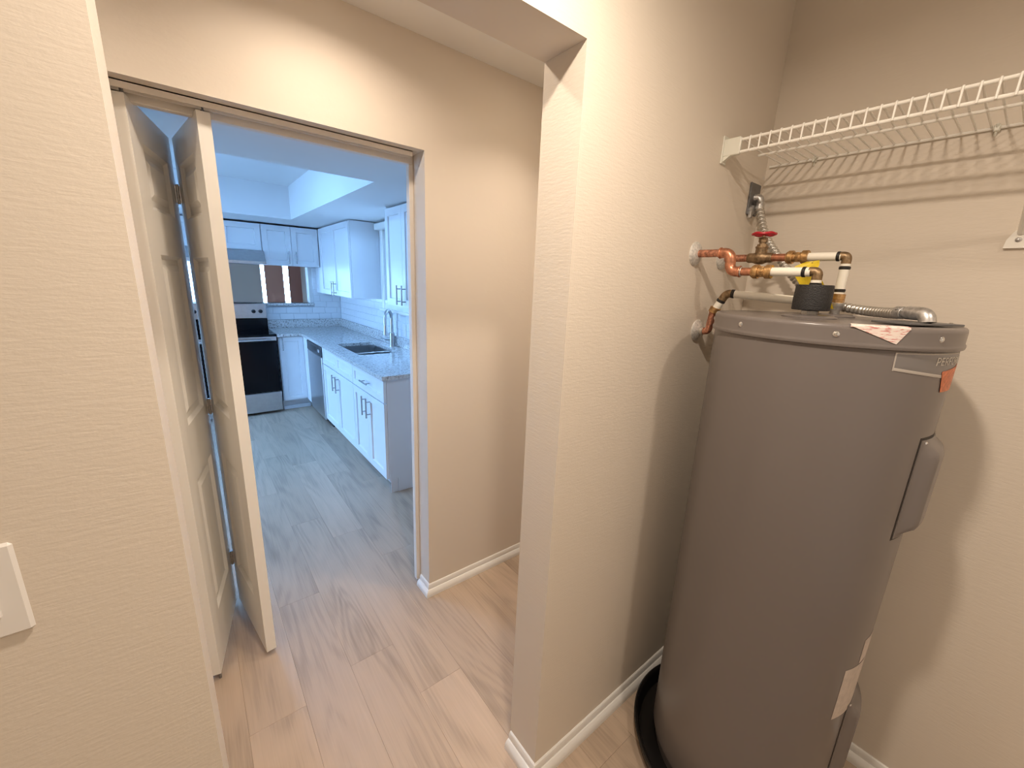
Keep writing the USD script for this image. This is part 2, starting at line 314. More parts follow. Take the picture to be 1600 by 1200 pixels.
# lining of the kitchen right wall (paint + backsplash tiles)
KW = 1.644
lin = mbox(KW, XB, YK+TK, YKB, Z0, 2.13) - mbox(KW-0.1, XB+0.1, WY0, WY1, WZ0, WZ1)
wall('wall_kitchen_right', lin, 'kitchen_ceiling_paint', 'white kitchen wall holding the sink window and backsplash')
bs = thing('backsplash', 'white subway tile backsplash above the granite upstand', 'backsplash', (KW, YKB, 1.0), kind='structure')
THK, TZ, TL = 0.007, 0.0762, 0.1524
obj('grout_bed', cat_([bx(KW-0.004, KW, 1.9, YKB, 1.0, 1.36), bx(0.745, KW-0.004, YKB-0.004, YKB, 1.0, 1.19), bx(1.30, KW-0.004, YKB-0.004, YKB, 1.19, 1.67)]), 'grout', bs)
def tile_row(axis, a0, a1, z0, z1, off):
    a = a0 - off
    while a < a1:
        s, e = max(a, a0)+0.001, min(a+TL, a1)-0.001
        if e-s > 0.012:
            if axis == 'y': obj('tile', bx(KW-THK-0.004, KW-0.004, s, e, z0+0.001, z1-0.001, 0.0015), 'tile_white', bs, smooth=False)
            else: obj('tile', bx(s, e, YKB-THK-0.004, YKB-0.004, z0+0.001, z1-0.001, 0.0015), 'tile_white', bs, smooth=False)
        a += TL
z = 1.016; k = 0
while z < 1.36:
    z1 = min(z+TZ, 1.357)
    if z1-z > 0.01: tile_row('y', 1.95, YKB-0.012, z, min(z1, 1.357), (k % 2)*TL/2)
    z += TZ; k += 1
z = 1.016; k = 0
while z < 1.665:
    z1 = min(z+TZ, 1.665)
    if z1 <= 1.20: tile_row('x', 0.745, KW-0.012, z, z1, (k % 2)*TL/2)
    else: tile_row('x', 1.302, KW-0.012, z, z1, (k % 2)*TL/2)
    z += TZ; k += 1
# ---- dining room beyond the pass-through, and outdoors
YD = 7.6
dn = mbox(-2.2, XB, YD, YD+0.1, Z0, 2.45) - mbox(-1.9, 1.60, YD-0.1, YD+0.2, 0.03, 2.05)
wall('wall_dining', dn, 'dining_wall', 'brown dining room wall around the glass door seen through the pass-through')
obj('ground', bx(-14, 16, -12, 22, -0.3, -0.13), 'concrete', label='pale ground outside the windows', cat='ground', kind='structure')
w2 = thing('window_2', 'wide glass patio door behind brown panel blinds in the dining room', 'window', (0, YD, 0), kind='structure')
obj('window_frame', cat_([bx(-1.9, 1.60, YD+0.02, YD+0.08, 0.03, 0.09), bx(-1.9, 1.60, YD+0.02, YD+0.08, 1.99, 2.05)] + [bx(x, x+0.05, YD+0.02, YD+0.08, 0.03, 2.05) for x in (-1.9, -0.15, 1.55)]), 'trim_white', w2)
obj('pane', bx(-1.85, 1.55, YD+0.045, YD+0.05, 0.09, 1.99), 'pane_glass', w2)
for x0, x1, m, lb in ((0.25, 1.030, 'blind_grey', 'grey fabric panel blind left of the first bright gap beyond the pass-through'), (1.092, 1.368, 'blind_brown', 'brown fabric panel blind between the two bright gaps beyond the pass-through'), (1.456, 1.645, 'blind_dark', 'dark brown fabric panel blind at the right end of the pass-through view')):
    t = thing('panel_blind', lb, 'blind', (x0, YD-0.06, 0.05), group='panel blinds in the dining room')
    obj('fabric', bx(x0, x1, YD-0.062, YD-0.058, 0.06, 2.12), m, t); obj('head_rail', bx(x0, x1, YD-0.075, YD-0.045, 2.12, 2.15, 0.003), 'trim_white', t); obj('bottom_bar', bx(x0, x1, YD-0.066, YD-0.054, 0.045, 0.065, 0.003), m, t)
w3 = thing('window_3', 'tall glass patio window in the left kitchen wall', 'window', (-2.2, 3.7, 0.1), kind='structure')
obj('window_frame', cat_([bx(-2.28, -2.22, 2.5, 4.9, 0.10, 0.16), bx(-2.28, -2.22, 2.5, 4.9, 1.99, 2.05)] + [bx(-2.28, -2.22, y_, y_+0.06, 0.10, 2.05) for y_ in (2.5, 3.67, 4.84)]), 'trim_white', w3)
obj('pane', bx(-2.252, -2.248, 2.56, 4.84, 0.16, 1.99), 'pane_glass', w3)
# ---- kitchen window
w1 = thing('window_1', 'white framed kitchen window over the sink between the wall cabinets', 'window', (KW, WY0, WZ0), kind='structure')
fr = []
for a in ((WY0, WY0+0.04, WZ0, WZ1), (WY1-0.04, WY1, WZ0, WZ1), (WY0, WY1, WZ0, WZ0+0.04), (WY0, WY1, WZ1-0.04, WZ1), (WY0, WY1, 1.65, 1.69)):
    fr.append(bx(XB+0.03, XB+0.08, *a))
obj('window_frame', cat_(fr), 'trim_white', w1); obj('pane', bx(XB+0.052, XB+0.056, WY0+0.04, WY1-0.04, WZ0+0.04, WZ1-0.04), 'pane_glass', w1)
obj('casing', cat_([bx(KW-0.018, KW, WY1, WY1+0.06, 1.245, WZ1+0.06, 0.003), bx(KW-0.018, KW, WY0-0.03, WY0, 1.245, WZ1+0.06, 0.003), bx(KW-0.018, KW, WY0, WY1, WZ1, WZ1+0.06, 0.003)]), 'trim_white', w1)
obj('window_sill', bx(KW-0.05, KW, WY0-0.03, WY1+0.06, 1.245, 1.27, 0.003), 'trim_white', w1)
obj('valence', bx(KW-0.07, KW-0.02, WY0-0.03, WY1+0.08, 2.045, 2.105, 0.004), 'trim_white', w1)
# ---- baseboards (ranch board with shoe moulding), trims of the kitchen doorway
HB = 0.060
def skirting(name, path, label):
    t = thing(name, label, 'baseboard', (path[0][0], path[0][1], 0), kind='structure')
    obj('base_board', swept_profile([(0, 0), (0.010, 0), (0.010, 0.040), (0.0095, 0.050), (0.006, HB-0.002), (0.003, HB), (0, HB)], path), 'trim_white', t, smooth=25)
    obj('shoe_moulding', swept_profile([(0.010, 0), (0.026, 0), (0.026, 0.012), (0.0245, 0.020), (0.020, 0.028), (0.014, 0.033), (0.010, 0.034)], path), 'trim_white', t, smooth=25)
skirting('baseboard_front', [(XR, TW-0.004), (XR, 0.0), (XB, 0.0)][::-1], 'white baseboard turning round the corner of the opening behind the water heater')
skirting('baseboard_hall', [(XKR, YK+0.092), (XKR, YK), (XB, YK)][::-1], 'white baseboard along the hall wall right of the kitchen doorway')
skirting('baseboard_right', [(XB, -0.027), (XB, -1.9)][::-1], 'white baseboard on the right wall behind the drain pan')
t = thing('trim_1', 'painted stop board and lip under the head of the kitchen doorway', 'trim', (XKL, YK, HK), kind='structure')
obj('stop_board', bx(XKL, XKR, YK+0.105, YK+0.135, HK-0.034, HK, 0.002), 'frame_paint', t)
t2 = thing('trim_2', 'cream stop strip down the right jamb of the kitchen doorway', 'trim', (XKR, YK, 0), kind='structure')
obj('stop_strip', bx(XKR-0.020, XKR+0.0, YK+0.105, YK+0.135, 0.022, HK-0.034, 0.002), 'frame_paint', t2)

# ---- bifold door
d1 = thing('door_1', 'white two-leaf panelled bifold door folded open at the left of the kitchen doorway', 'door', (XKL, 1.0, 0), kind='structure')
obj('track', cat_([bx(XKL, XKR-0.03, YK+0.045, YK+0.048, HK-0.020, HK), bx(XKL, XKR-0.03, YK+0.073, YK+0.076, HK-0.020, HK), bx(XKL, XKR-0.03, YK+0.045, YK+0.076, HK-0.003, HK)]), 'frame_paint', d1)
ZB, ZTOP, TH = 0.030, 2.055, 0.036
PANELS = [(0.25, 0.83), (1.04, 1.63), (1.765, 1.955)]
def leaf(A, B, flip):
    A, B = np.array(A), np.array(B); L = np.linalg.norm(B-A); e = (B-A)/L; n = np.array([e[1], -e[0]])*(1 if not flip else -1)   # n: towards the inside of the V
    def put(m):       # local: s along leaf, w thickness (0 = middle, + towards V), z
        v, f, _ = meshkit.arrays(m); W = np.column_stack([A[0]+e[0]*v[:, 0]+n[0]*v[:, 1], A[1]+e[1]*v[:, 0]+n[1]*v[:, 1], v[:, 2]])
        k = trimesh.Trimesh(W, f, process=False)
        if np.linalg.det(np.array([[e[0], n[0]], [e[1], n[1]]])) < 0: k.invert()
        return k
    s0, s1 = 0.10, L-0.075
    body = mbox(0, L, -TH/2, TH/2, ZB, ZTOP)
    for z0, z1 in PANELS:
        for sgn in (1, -1):   # chamfered recess
            P = []
            for d, w in ((0, TH/2+0.001), (0.014, TH/2-0.011)):
                P += [(s, sgn*w, zz) for s in (s0+d, s1-d) for zz in (z0+d, z1-d)]
            body -= m3.Manifold.hull_points(np.array(P))
    lf = obj('leaf', put(body), 'door_white', d1, smooth=False)
    for z0, z1 in PANELS:
        ms = []
        for sgn in (1, -1):
            P = []
            for d, w in ((0.030, TH/2-0.012), (0.052, TH/2-0.003)):
                P += [(s, sgn*w, zz) for s in (s0+d, s1-d) for zz in (z0+d, z1-d)]
            ms.append(tm(m3.Manifold.hull_points(np.array(P))))
        obj('raised_panel', put(cat_(ms)), 'door_white', lf, smooth=False)
    return lf
leaf((-0.088, 1.0), (0.000, 1.425), False)
leaf((0.106, 1.0), (0.044, 1.424), True)
for z in (0.27, 1.02, 1.86):
    obj('hinge', cat_([rod((0.021, 1.404, z-0.035), (0.021, 1.404, z+0.035), 0.005), bx(0.012, 0.030, 1.404, 1.420, z-0.03, z+0.03)]), 'galvanized', d1)
obj('pivot', cat_([rod((-0.075, 1.01, 2.05), (-0.075, 1.01, 2.078), 0.005), rod((0.106, 1.012, 2.05), (0.106, 1.012, 2.078), 0.005), rod((-0.075, 1.01, 0.0), (-0.075, 1.01, 0.032), 0.005)]), 'steel_dark', d1)
# ---- light switch on the front wall
sw = thing('light_switch', 'white switch plate on the textured wall left of the opening', 'light switch', (-0.235, 0, 1.20))
obj('plate', bx(-0.272, -0.198, -0.007, 0, 1.143, 1.266, 0.004), 'switch_plastic', sw); obj('rocker', bx(-0.250, -0.220, -0.011, -0.005, 1.172, 1.237, 0.002), 'switch_plastic', sw)
# ---- lamps (out of frame)
def ceiling_lamp(label, loc, r, zc):
    t = thing('ceiling_lamp', label, 'lamp', (loc[0], loc[1], zc))
    obj('can', lathe([(r, zc-0.001), (r, loc[2]+0.006), (0.001, loc[2]+0.006), (0.001, loc[2]+0.009), (r+0.004, loc[2]+0.009), (r+0.004, zc-0.001)], (loc[0], loc[1], 0), n=40, close=False), 'trim_white', t)
    obj('trim_ring', lathe([(r, zc-0.001), (r+0.002, zc-0.005), (r+0.018, zc-0.004), (r+0.020, zc)], (loc[0], loc[1], 0), n=40, close=False), 'trim_white', t)
ceiling_lamp('recessed round down light in the utility room ceiling behind the camera', REAR, 0.075, ZU)
ceiling_lamp('recessed round down light at the right end of the hall ceiling', HALL2, 0.075, ZC)
ceiling_lamp('recessed round down light at the left end of the hall ceiling', HALL3, 0.075, ZC)
t = thing('ceiling_lamp', 'small flat round light on the utility room ceiling just inside the opening', 'lamp', (BULB[0], BULB[1], ZU))
obj('housing', lathe([(0.001, BULB[2]+0.004), (0.050, BULB[2]+0.004), (0.051, BULB[2]-0.002), (0.060, BULB[2]-0.001), (0.066, BULB[2]+0.006), (0.066, BULB[2]+0.020), (0.012, BULB[2]+0.024), (0.012, ZU-0.02), (0.05, ZU-0.018), (0.05, ZU)], (BULB[0], BULB[1], 0), n=40, close=False), 'trim_white', t)
ceiling_lamp('recessed round down light in the hall ceiling before the kitchen door', HALL, 0.075, ZC)
kl = thing('ceiling_light', 'flat cool white light panel in the kitchen ceiling tray', 'light', KL)
obj('housing', cat_([bx(KL[0]-0.17, KL[0]-0.15, KL[1]-0.32, KL[1]+0.32, 2.425, ZT, 0.003), bx(KL[0]+0.15, KL[0]+0.17, KL[1]-0.32, KL[1]+0.32, 2.425, ZT, 0.003), bx(KL[0]-0.15, KL[0]+0.15, KL[1]-0.32, KL[1]-0.30, 2.425, ZT, 0.003), bx(KL[0]-0.15, KL[0]+0.15, KL[1]+0.30, KL[1]+0.32, 2.425, ZT, 0.003)]), 'trim_white', kl)
obj('diffuser', bx(KL[0]-0.15, KL[0]+0.15, KL[1]-0.30, KL[1]+0.30, 2.385, 2.424, 0.008), 'lamp_diffuser', kl)

# ================================================================ WATER HEATER
TC = np.array([1.318, -0.355]); TR = 0.255; ZTANK = 1.531
def cylpt(a, z, r): return np.array([TC[0]+r*math.cos(math.radians(a)), TC[1]+r*math.sin(math.radians(a)), z])
def patch(corners_fn, na, nz, r, thick=0.0008):
    """thin label on the tank: corners_fn(s, t) -> (angle, z)."""
    V = []; F = []
    for rr in (r, r+thick):
        for i in range(na+1):
            for j in range(nz+1): V.append(cylpt(*corners_fn(i/na, j/nz), rr))
    o = (na+1)*(nz+1); idx = lambda i, j, k: k*o+i*(nz+1)+j
    for i in range(na):
        for j in range(nz):
            F.append((idx(i, j, 1), idx(i+1, j, 1), idx(i+1, j+1, 1))); F.append((idx(i, j, 1), idx(i+1, j+1, 1), idx(i, j+1, 1)))
            F.append((idx(i, j, 0), idx(i+1, j+1, 0), idx(i+1, j, 0))); F.append((idx(i, j, 0), idx(i, j+1, 0), idx(i+1, j+1, 0)))
    rim = [(i, 0) for i in range(na)]+[(na, j) for j in range(nz)]+[(i, nz) for i in range(na, 0, -1)]+[(0, j) for j in range(nz, 0, -1)]
    for q in range(len(rim)):
        a, b = rim[q], rim[(q+1) % len(rim)]
        F.append((idx(*a, 0), idx(*b, 0), idx(*b, 1))); F.append((idx(*a, 0), idx(*b, 1), idx(*a, 1)))
    return trimesh.Trimesh(V, F, process=False)
def quad(tl, tr, bl, br):
    return lambda s, t: tuple((1-s)*(1-t)*np.array(bl)+s*(1-t)*np.array(br)+(1-s)*t*np.array(tl)+s*t*np.array(tr))
pan = thing('drain_pan', 'round black plastic drain pan under the water heater', 'pan', (1.312, -0.357, 0))
RP = 0.318
obj('pan_body', lathe([(RP-0.016, 0.0), (RP-0.012, 0.003), (RP-0.004, 0.052), (RP+0.002, 0.056), (RP+0.005, 0.061), (RP+0.001, 0.065), (RP-0.006, 0.063), (RP-0.010, 0.055), (RP-0.019, 0.009), (RP-0.03, 0.005)], (1.312, -0.357, 0), n=96), 'pan_plastic', pan, smooth=50)
wh = thing('water_heater', 'tall grey cylindrical electric water heater in the corner', 'water heater', (*TC, 0.006))
obj('tank', lathe([(TR-0.012, 0.006), (TR-0.012, 0.055), (TR, 0.060), (TR, 0.30), (TR, 0.6), (TR, 0.9), (TR, 1.2), (TR, 1.485)], (*TC, 0), n=144), 'tank_enamel', wh, smooth=30)
obj('cap', lathe([(TR+0.001, 1.482), (TR+0.0065, 1.484), (TR+0.0075, 1.488), (TR+0.0075, 1.492), (TR+0.005, 1.496), (TR+0.005, 1.520), (TR+0.004, 1.526), (TR+0.001, 1.5295), (TR-0.004, ZTANK), (TR-0.03, ZTANK-0.002), (0.04, ZTANK-0.001)], (*TC, 0), n=144), 'tank_enamel', wh, smooth=45)
for a in (155.1, -160.0, -116.2, -72, 110):
    p0, p1 = cylpt(a, 1.509, TR+0.004), cylpt(a, 1.509, TR+0.0085)
    obj('cap_screw', cat_([lathe([(0.0065, 0), (0.0065, 0.0012), (0.0045, 0.0034), (0.002, 0.0042)], p0, p1-p0, n=14), bx(-0.0001, 0.0001, -0.0001, 0.0001, 0, 0.0001).apply_translation(p0)]), 'chrome', wh)
# logo band
def lg(zt, zb): return quad((-134.8, zt), (-60, zt), (-134.3, zb), (-60, zb-0.040))
ll = obj('logo_label', patch(lg(1.4765, 1.4470), 24, 4, TR), 'logo_field', wh, smooth=True)
obj('logo_border', cat_([patch(quad((-135.2, 1.4795), (-60, 1.4790), (-134.8, 1.4765), (-60, 1.4765)), 24, 1, TR), patch(quad((-134.8, 1.4475), (-60, 1.4075), (-134.3, 1.4410), (-60, 1.4010)), 24, 1, TR, 0.0009), patch(quad((-135.4, 1.4795), (-134.7, 1.4785), (-135.0, 1.4400), (-134.3, 1.4410)), 1, 3, TR)]), 'logo_edge', ll, smooth=True)
try:
    tx = meshkit.text_mesh('PERFORMANCE', 0.0165, 0.0008); v = np.array(tx.vertices)
    an = np.radians(-114.0)+v[:, 0]/TR; rr = TR+0.0009+v[:, 2]
    obj('logo_text', trimesh.Trimesh(np.column_stack([TC[0]+rr*np.cos(an), TC[1]+rr*np.sin(an), 1.4495+0.0045+v[:, 1]]), tx.faces, process=False), 'logo_text', ll, smooth=False, label='pale lettering reading PERFORMANCE')
except Exception as ex:
    print('text skipped', ex)
obj('energy_sticker', patch(quad((-107.5, 1.440), (-84, 1.452), (-104.2, 1.394), (-84, 1.394)), 10, 3, TR+0.0010), 'orange_sticker', wh, smooth=True, label='orange sticker')
# sticker hanging over the cap edge: top flap and triangular drop
tri = patch(lambda s, t: (-155.5+s*22.9, 1.5285-(1-t)*(0.0325*min(s/0.805, (1-s)/0.195))), 26, 4, TR+0.0056)
rc = TR-0.012
flap = []
def topflap():
    A = np.radians(np.linspace(-155.5, -132.6, 14)); V = []; F = []
    for a in A:
        for r_, z_ in ((TR+0.0066, 1.5265), (TR+0.0045, 1.5315), (TR-0.004, 1.5328), (TR-0.02, 1.532)):
            V.append((TC[0]+r_*math.cos(a), TC[1]+r_*math.sin(a), z_))
    for i in range(13):
        for j in range(3):
            q = (i*4+j, (i+1)*4+j, (i+1)*4+j+1, i*4+j+1); F += [(q[0], q[1], q[2]), (q[0], q[2], q[3])]
    return trimesh.Trimesh(V, F, process=False)
obj('warning_sticker', cat_([tri, topflap()]), 'warning_sticker', wh, smooth=30, label='white sticker with red print folded over the cap edge')
# access covers: raised pressed-steel pan in a dark rebate
def access(zlo, zhi, a0, a1):
    lip = patch(lambda s, t: (a0+s*(a1-a0), zlo+t*(zhi-zlo)), 12, 6, TR+0.0005, 0.0012)
    dk = obj('access_rebate', patch(lambda s, t: (a0-1.3+s*(a1-a0+2.6), zlo-0.004+t*(zhi-zlo+0.010)), 12, 4, TR-0.0005, 0.0011), 'tank_groove', wh, smooth=True)
    # pressed dome
    V = []; F = []; na, nz = 24, 18
    am, hw, zm, hh = (a0+a1)/2, (a1-a0)/2, (zlo+zhi)/2, (zhi-zlo)/2
    for i in range(na+1):
        for j in range(nz+1):
            s, t = -1+2*i/na, -1+2*j/nz
            d = min((1-abs(s))*hw*TR*math.pi/180, (1-abs(t))*hh)
            rise = 0.0018+0.024*float(np.clip((d-0.010)/0.022, 0, 1))**0.8
            V.append(cylpt(am+s*hw, zm+t*hh, TR+rise))
    for i in range(na):
        for j in range(nz):
            q = (i*(nz+1)+j, (i+1)*(nz+1)+j, (i+1)*(nz+1)+j+1, i*(nz+1)+j+1); F += [(q[0], q[1], q[2]), (q[0], q[2], q[3])]
    cv = obj('access_cover', cat_([lip, trimesh.Trimesh(V, F, process=False)]), 'tank_enamel', wh, smooth=40)
    p0, p1 = cylpt(a0+4, zhi-0.008, TR+0.002), cylpt(a0+4, zhi-0.008, TR+0.006)
    obj('cover_screw', lathe([(0.005, 0), (0.005, 0.001), (0.003, 0.003)], p0, p1-p0, n=12), 'chrome', cv)
access(1.035, 1.283, -106.5, -62.0); access(0.235, 0.500, -96.0, -52.0)
obj('rating_label', patch(quad((-112.0, 0.650), (-72, 0.645), (-112.2, 0.487), (-72, 0.487)), 14, 6, TR), 'paper_label', wh, smooth=True, label='large pale paper label')
obj('rating_label', patch(quad((-100.2, 0.728), (-72, 0.728), (-100.0, 0.654), (-72, 0.654)), 10, 4, TR), 'paper_label', wh, smooth=True, label='small pale paper label')
# fittings on top of the tank
HX, HY = 1.265, -0.333; CX, CY = 1.440, -0.343
obj('nipple_collar', cat_([lathe([(0.060, ZTANK-0.003), (0.060, ZTANK+0.002), (0.052, ZTANK+0.006), (0.02, ZTANK+0.0065)], (HX, HY, 0)), lathe([(0.048, ZTANK-0.003), (0.048, ZTANK+0.002), (0.040, ZTANK+0.006), (0.02, ZTANK+0.0065)], (CX, CY, 0))]), 'tank_enamel', wh)
jp = obj('wiring_plate', bx(-0.075, 0.075, -0.042, 0.042, 0, 0.0045, 0.001), 'plate_steel', wh)
for pr, pts in ((jp, None),):
    at = np.array(UsdGeom.Mesh(pr).GetPointsAttr().Get())+LOC[str(pr.GetPath())]
    a = math.radians(-28); R = np.array([[math.cos(a), -math.sin(a)], [math.sin(a), math.cos(a)]])
    at[:, :2] = at[:, :2] @ R.T + np.array([1.305, -0.532]); at[:, 2] += ZTANK+0.001
    UsdGeom.Mesh(pr).GetPointsAttr().Set([Gf.Vec3f(*map(float, q-LOC[str(pr.GetPath())])) for q in at])
    UsdGeom.Mesh(pr).GetNormalsAttr().Clear()
obj('wiring_screw', lathe([(0.005, 0), (0.005, 0.001), (0.003, 0.003)], (1.345, -0.583, ZTANK+0.005), n=12), 'chrome', jp)

# ================================================================ PIPES
R_CU, R_W, R_SOCK = 0.0112, 0.0118, 0.0150
def ring(c, axis, r, h, bev=0.0015, n=24):
    a = np.array(axis, float); a /= np.linalg.norm(a); c = np.array(c, float); return rod(c-a*h/2, c+a*h/2, r, n, bev)
def escutcheon(x, z, label, r=0.036):
    t = thing('escutcheon', label, 'pipe flange', (x, 0, z), group=None)
    obj('flange', lathe([(r, 0), (r, 0.0025), (r-0.004, 0.006), (0.018, 0.013), (0.0125, 0.0145)], (x, 0, z), '-y', 40), 'escutcheon_chrome', t)
    return t
ZH, ZH2, ZCD = 1.697, 1.644, 1.694
escutcheon(HX, ZH, 'speckled pipe flange on the wall at the left end of the hot water pipe')
escutcheon(CX, ZCD, 'pale pipe flange on the wall half hidden behind the copper elbow', 0.036)
escutcheon(1.344, 1.456, 'chrome pipe flange low on the wall beside the top of the tank')
# hot line
hp = thing('hot_water_pipe', 'copper and cream hot water line with a double elbow dropping into black foam', 'pipe', (HX, 0, ZH))
obj('copper_stub', rod((HX, -0.012, ZH), (HX, -0.078, ZH), R_CU, 20), 'copper', hp, label='weathered copper stub')
ym, zm = -0.112, (ZH+ZH2)/2
pth = np.vstack([arc_path((HX, -0.076, ZH), (HX, ym, ZH), (HX, ym, zm), 0.024, 8)[:-1], arc_path((HX, ym, zm), (HX, ym, ZH2), (HX, -0.146, ZH2), 0.024, 8)])
obj('elbow', cat_([tube(pth, 0.0142, 20), ring((HX, -0.080, ZH), (0, 1, 0), R_SOCK+0.0012, 0.006), ring((HX, -0.143, ZH2), (0, 1, 0), R_SOCK+0.0012, 0.006)]), 'copper_bright', hp, smooth=60)
for yy, zz in ((-0.0765, ZH), (-0.1465, ZH2)): obj('solder_joint', ring((HX, yy, zz), (0, 1, 0), 0.0136, 0.004), 'solder', hp)
obj('copper_pipe', rod((HX, -0.14, ZH2), (HX, -0.176, ZH2), R_CU, 20), 'copper_bright', hp)
obj('coupling', cat_([ring((HX, -0.1785, ZH2), (0, 1, 0), 0.0165, 0.005), ring((HX, -0.187, ZH2), (0, 1, 0), 0.0192, 0.013), rod((HX, -0.190, ZH2), (HX, -0.215, ZH2), 0.0145, 20), ring((HX, -0.203, ZH2), (0, 1, 0), 0.0165, 0.008, n=6), ring((HX, -0.219, ZH2), (0, 1, 0), 0.0188, 0.016)]), 'brass', hp)
obj('cream_pipe', rod((HX, -0.222, ZH2), (HX, -0.318, ZH2), R_W, 24), 'pipe_cream', hp)
obj('crimp_ring', ring((HX, -0.303, ZH2), (0, 1, 0), R_W+0.0016, 0.0085), 'band_black', hp)
def crimp_elbow(h, x, y, z, ylead):
    p = arc_path((x, ylead, z), (x, y, z), (x, y, z-0.024), 0.010, 8)
    obj('brass_elbow', tube(p, 0.0115, 20), 'bronze', h, smooth=60)
crimp_elbow(hp, HX, -0.333, ZH2+0.001, -0.314)
obj('cream_pipe', rod((HX, -0.333, ZH2-0.020), (HX, -0.333, 1.585), R_W, 24), 'pipe_cream', hp)
obj('crimp_ring', ring((HX, -0.333, ZH2-0.031), (0, 0, 1), R_W+0.0016, 0.0085), 'band_black', hp)
obj('steel_nipple', cat_([rod((HX, HY, ZTANK+0.0005), (HX, HY, 1.59), 0.0128, 20), ring((HX, HY, 1.542), (0, 0, 1), 0.0190, 0.013, n=8)]), 'galvanized', hp)
fo = obj('foam_sleeve', lathe([(0.0145, 1.5495), (0.0395, 1.549), (0.0410, 1.551), (0.0415, 1.575), (0.0405, 1.610), (0.0395, 1.612), (0.012, 1.611)], (HX, HY, 0), n=64), 'foam_black', label='black foam sleeve standing on the tank top', cat='pipe insulation', smooth=40)
# cold line with gate valve
cw = thing('cold_water_pipe', 'bronze and cream cold water line running over the tank to its steel nipple', 'pipe', (CX, 0, ZCD))
obj('copper_stub', rod((CX, -0.012, ZCD), (CX, -0.085, ZCD), R_CU, 20), 'copper', cw)
obj('copper_pipe', rod((CX, -0.155, ZCD), (CX, -0.195, ZCD), R_CU, 20), 'copper_bright', cw, label='bright orange copper length')
obj('coupling', cat_([ring((CX, -0.1975, ZCD), (0, 1, 0), 0.0165, 0.005), ring((CX, -0.2065, ZCD), (0, 1, 0), 0.0195, 0.014), rod((CX, -0.21, ZCD), (CX, -0.242, ZCD), 0.0140, 20), ring((CX, -0.2245, ZCD), (0, 1, 0), 0.0160, 0.009, n=6), ring((CX, -0.2435, ZCD), (0, 1, 0), 0.0192, 0.017)]), 'brass', cw)
obj('cream_pipe', rod((CX, -0.25, ZCD), (CX, -0.330, ZCD), R_W, 24), 'pipe_cream', cw)
obj('crimp_ring', ring((CX, -0.3235, ZCD), (0, 1, 0), R_W+0.0016, 0.008), 'band_black', cw)
crimp_elbow(cw, CX, CY, ZCD+0.001, -0.327)
obj('cream_pipe', rod((CX, CY, ZCD-0.020), (CX, CY, 1.588), R_W, 24), 'pipe_cream', cw)
obj('crimp_ring', ring((CX, CY, ZCD-0.031), (0, 0, 1), R_W+0.0016, 0.0085), 'band_black', cw)
obj('crimp_ring', ring((CX, CY, 1.602), (0, 0, 1), R_W+0.0016, 0.0085), 'band_black', cw)
obj('coupling', cat_([ring((CX, CY, 1.585), (0, 0, 1), 0.0165, 0.016), ring((CX, CY, 1.573), (0, 0, 1), 0.0175, 0.010, n=6)]), 'brass', cw)
obj('steel_nipple', lathe([(0.012, ZTANK+0.0005), (0.012, 1.545), (0.0165, 1.552), (0.0185, 1.562), (0.0185, 1.568), (0.015, 1.570)], (CX, CY, 0), n=28), 'galvanized', cw)
gv = thing('gate_valve', 'bronze gate valve with a red hand wheel on the cold water pipe', 'valve', (CX, -0.128, ZCD))
obj('valve_body', cat_([lathe([(0.0135, 0), (0.0150, 0.004), (0.0150, 0.016), (0.0190, 0.026), (0.0205, 0.036), (0.0190, 0.046), (0.0150, 0.056), (0.0150, 0.066), (0.0135, 0.072)], (CX, -0.085, ZCD), '-y', 32), lathe([(0.0165, 0.0), (0.0165, 0.028), (0.0180, 0.029), (0.0180, 0.034)], (CX, -0.121, ZCD), 'z', 24)]), 'bronze', gv, smooth=45)
obj('bonnet', cat_([lathe([(0.0150, 0.034), (0.0140, 0.041)], (CX, -0.121, ZCD), 'z', 6), lathe([(0.0095, 0.041), (0.0095, 0.047), (0.0125, 0.047), (0.0125, 0.060), (0.0080, 0.062)], (CX, -0.121, ZCD), 'z', 6), rod((CX, -0.121, ZCD+0.06), (CX, -0.121, ZCD+0.078), 0.004, 10)]), 'bronze', gv, smooth=20)
a = np.linspace(0, 2*np.pi, 41); rim = np.column_stack([CX+0.031*np.cos(a), -0.121+0.031*np.sin(a), np.full(41, ZCD+0.071)+0.0012*np.sin(5*a)])
sp_ = [rod((CX, -0.121, ZCD+0.0715), (CX+0.030*math.cos(q), -0.121+0.030*math.sin(q), ZCD+0.0715), 0.003, 8) for q in np.arange(5)*2*np.pi/5]
obj('hand_wheel', cat_([tube(rim, 0.0042, 10)] + sp_ + [ring((CX, -0.121, ZCD+0.072), (0, 0, 1), 0.0075, 0.009)]), 'valve_red', gv, label='red hand wheel')
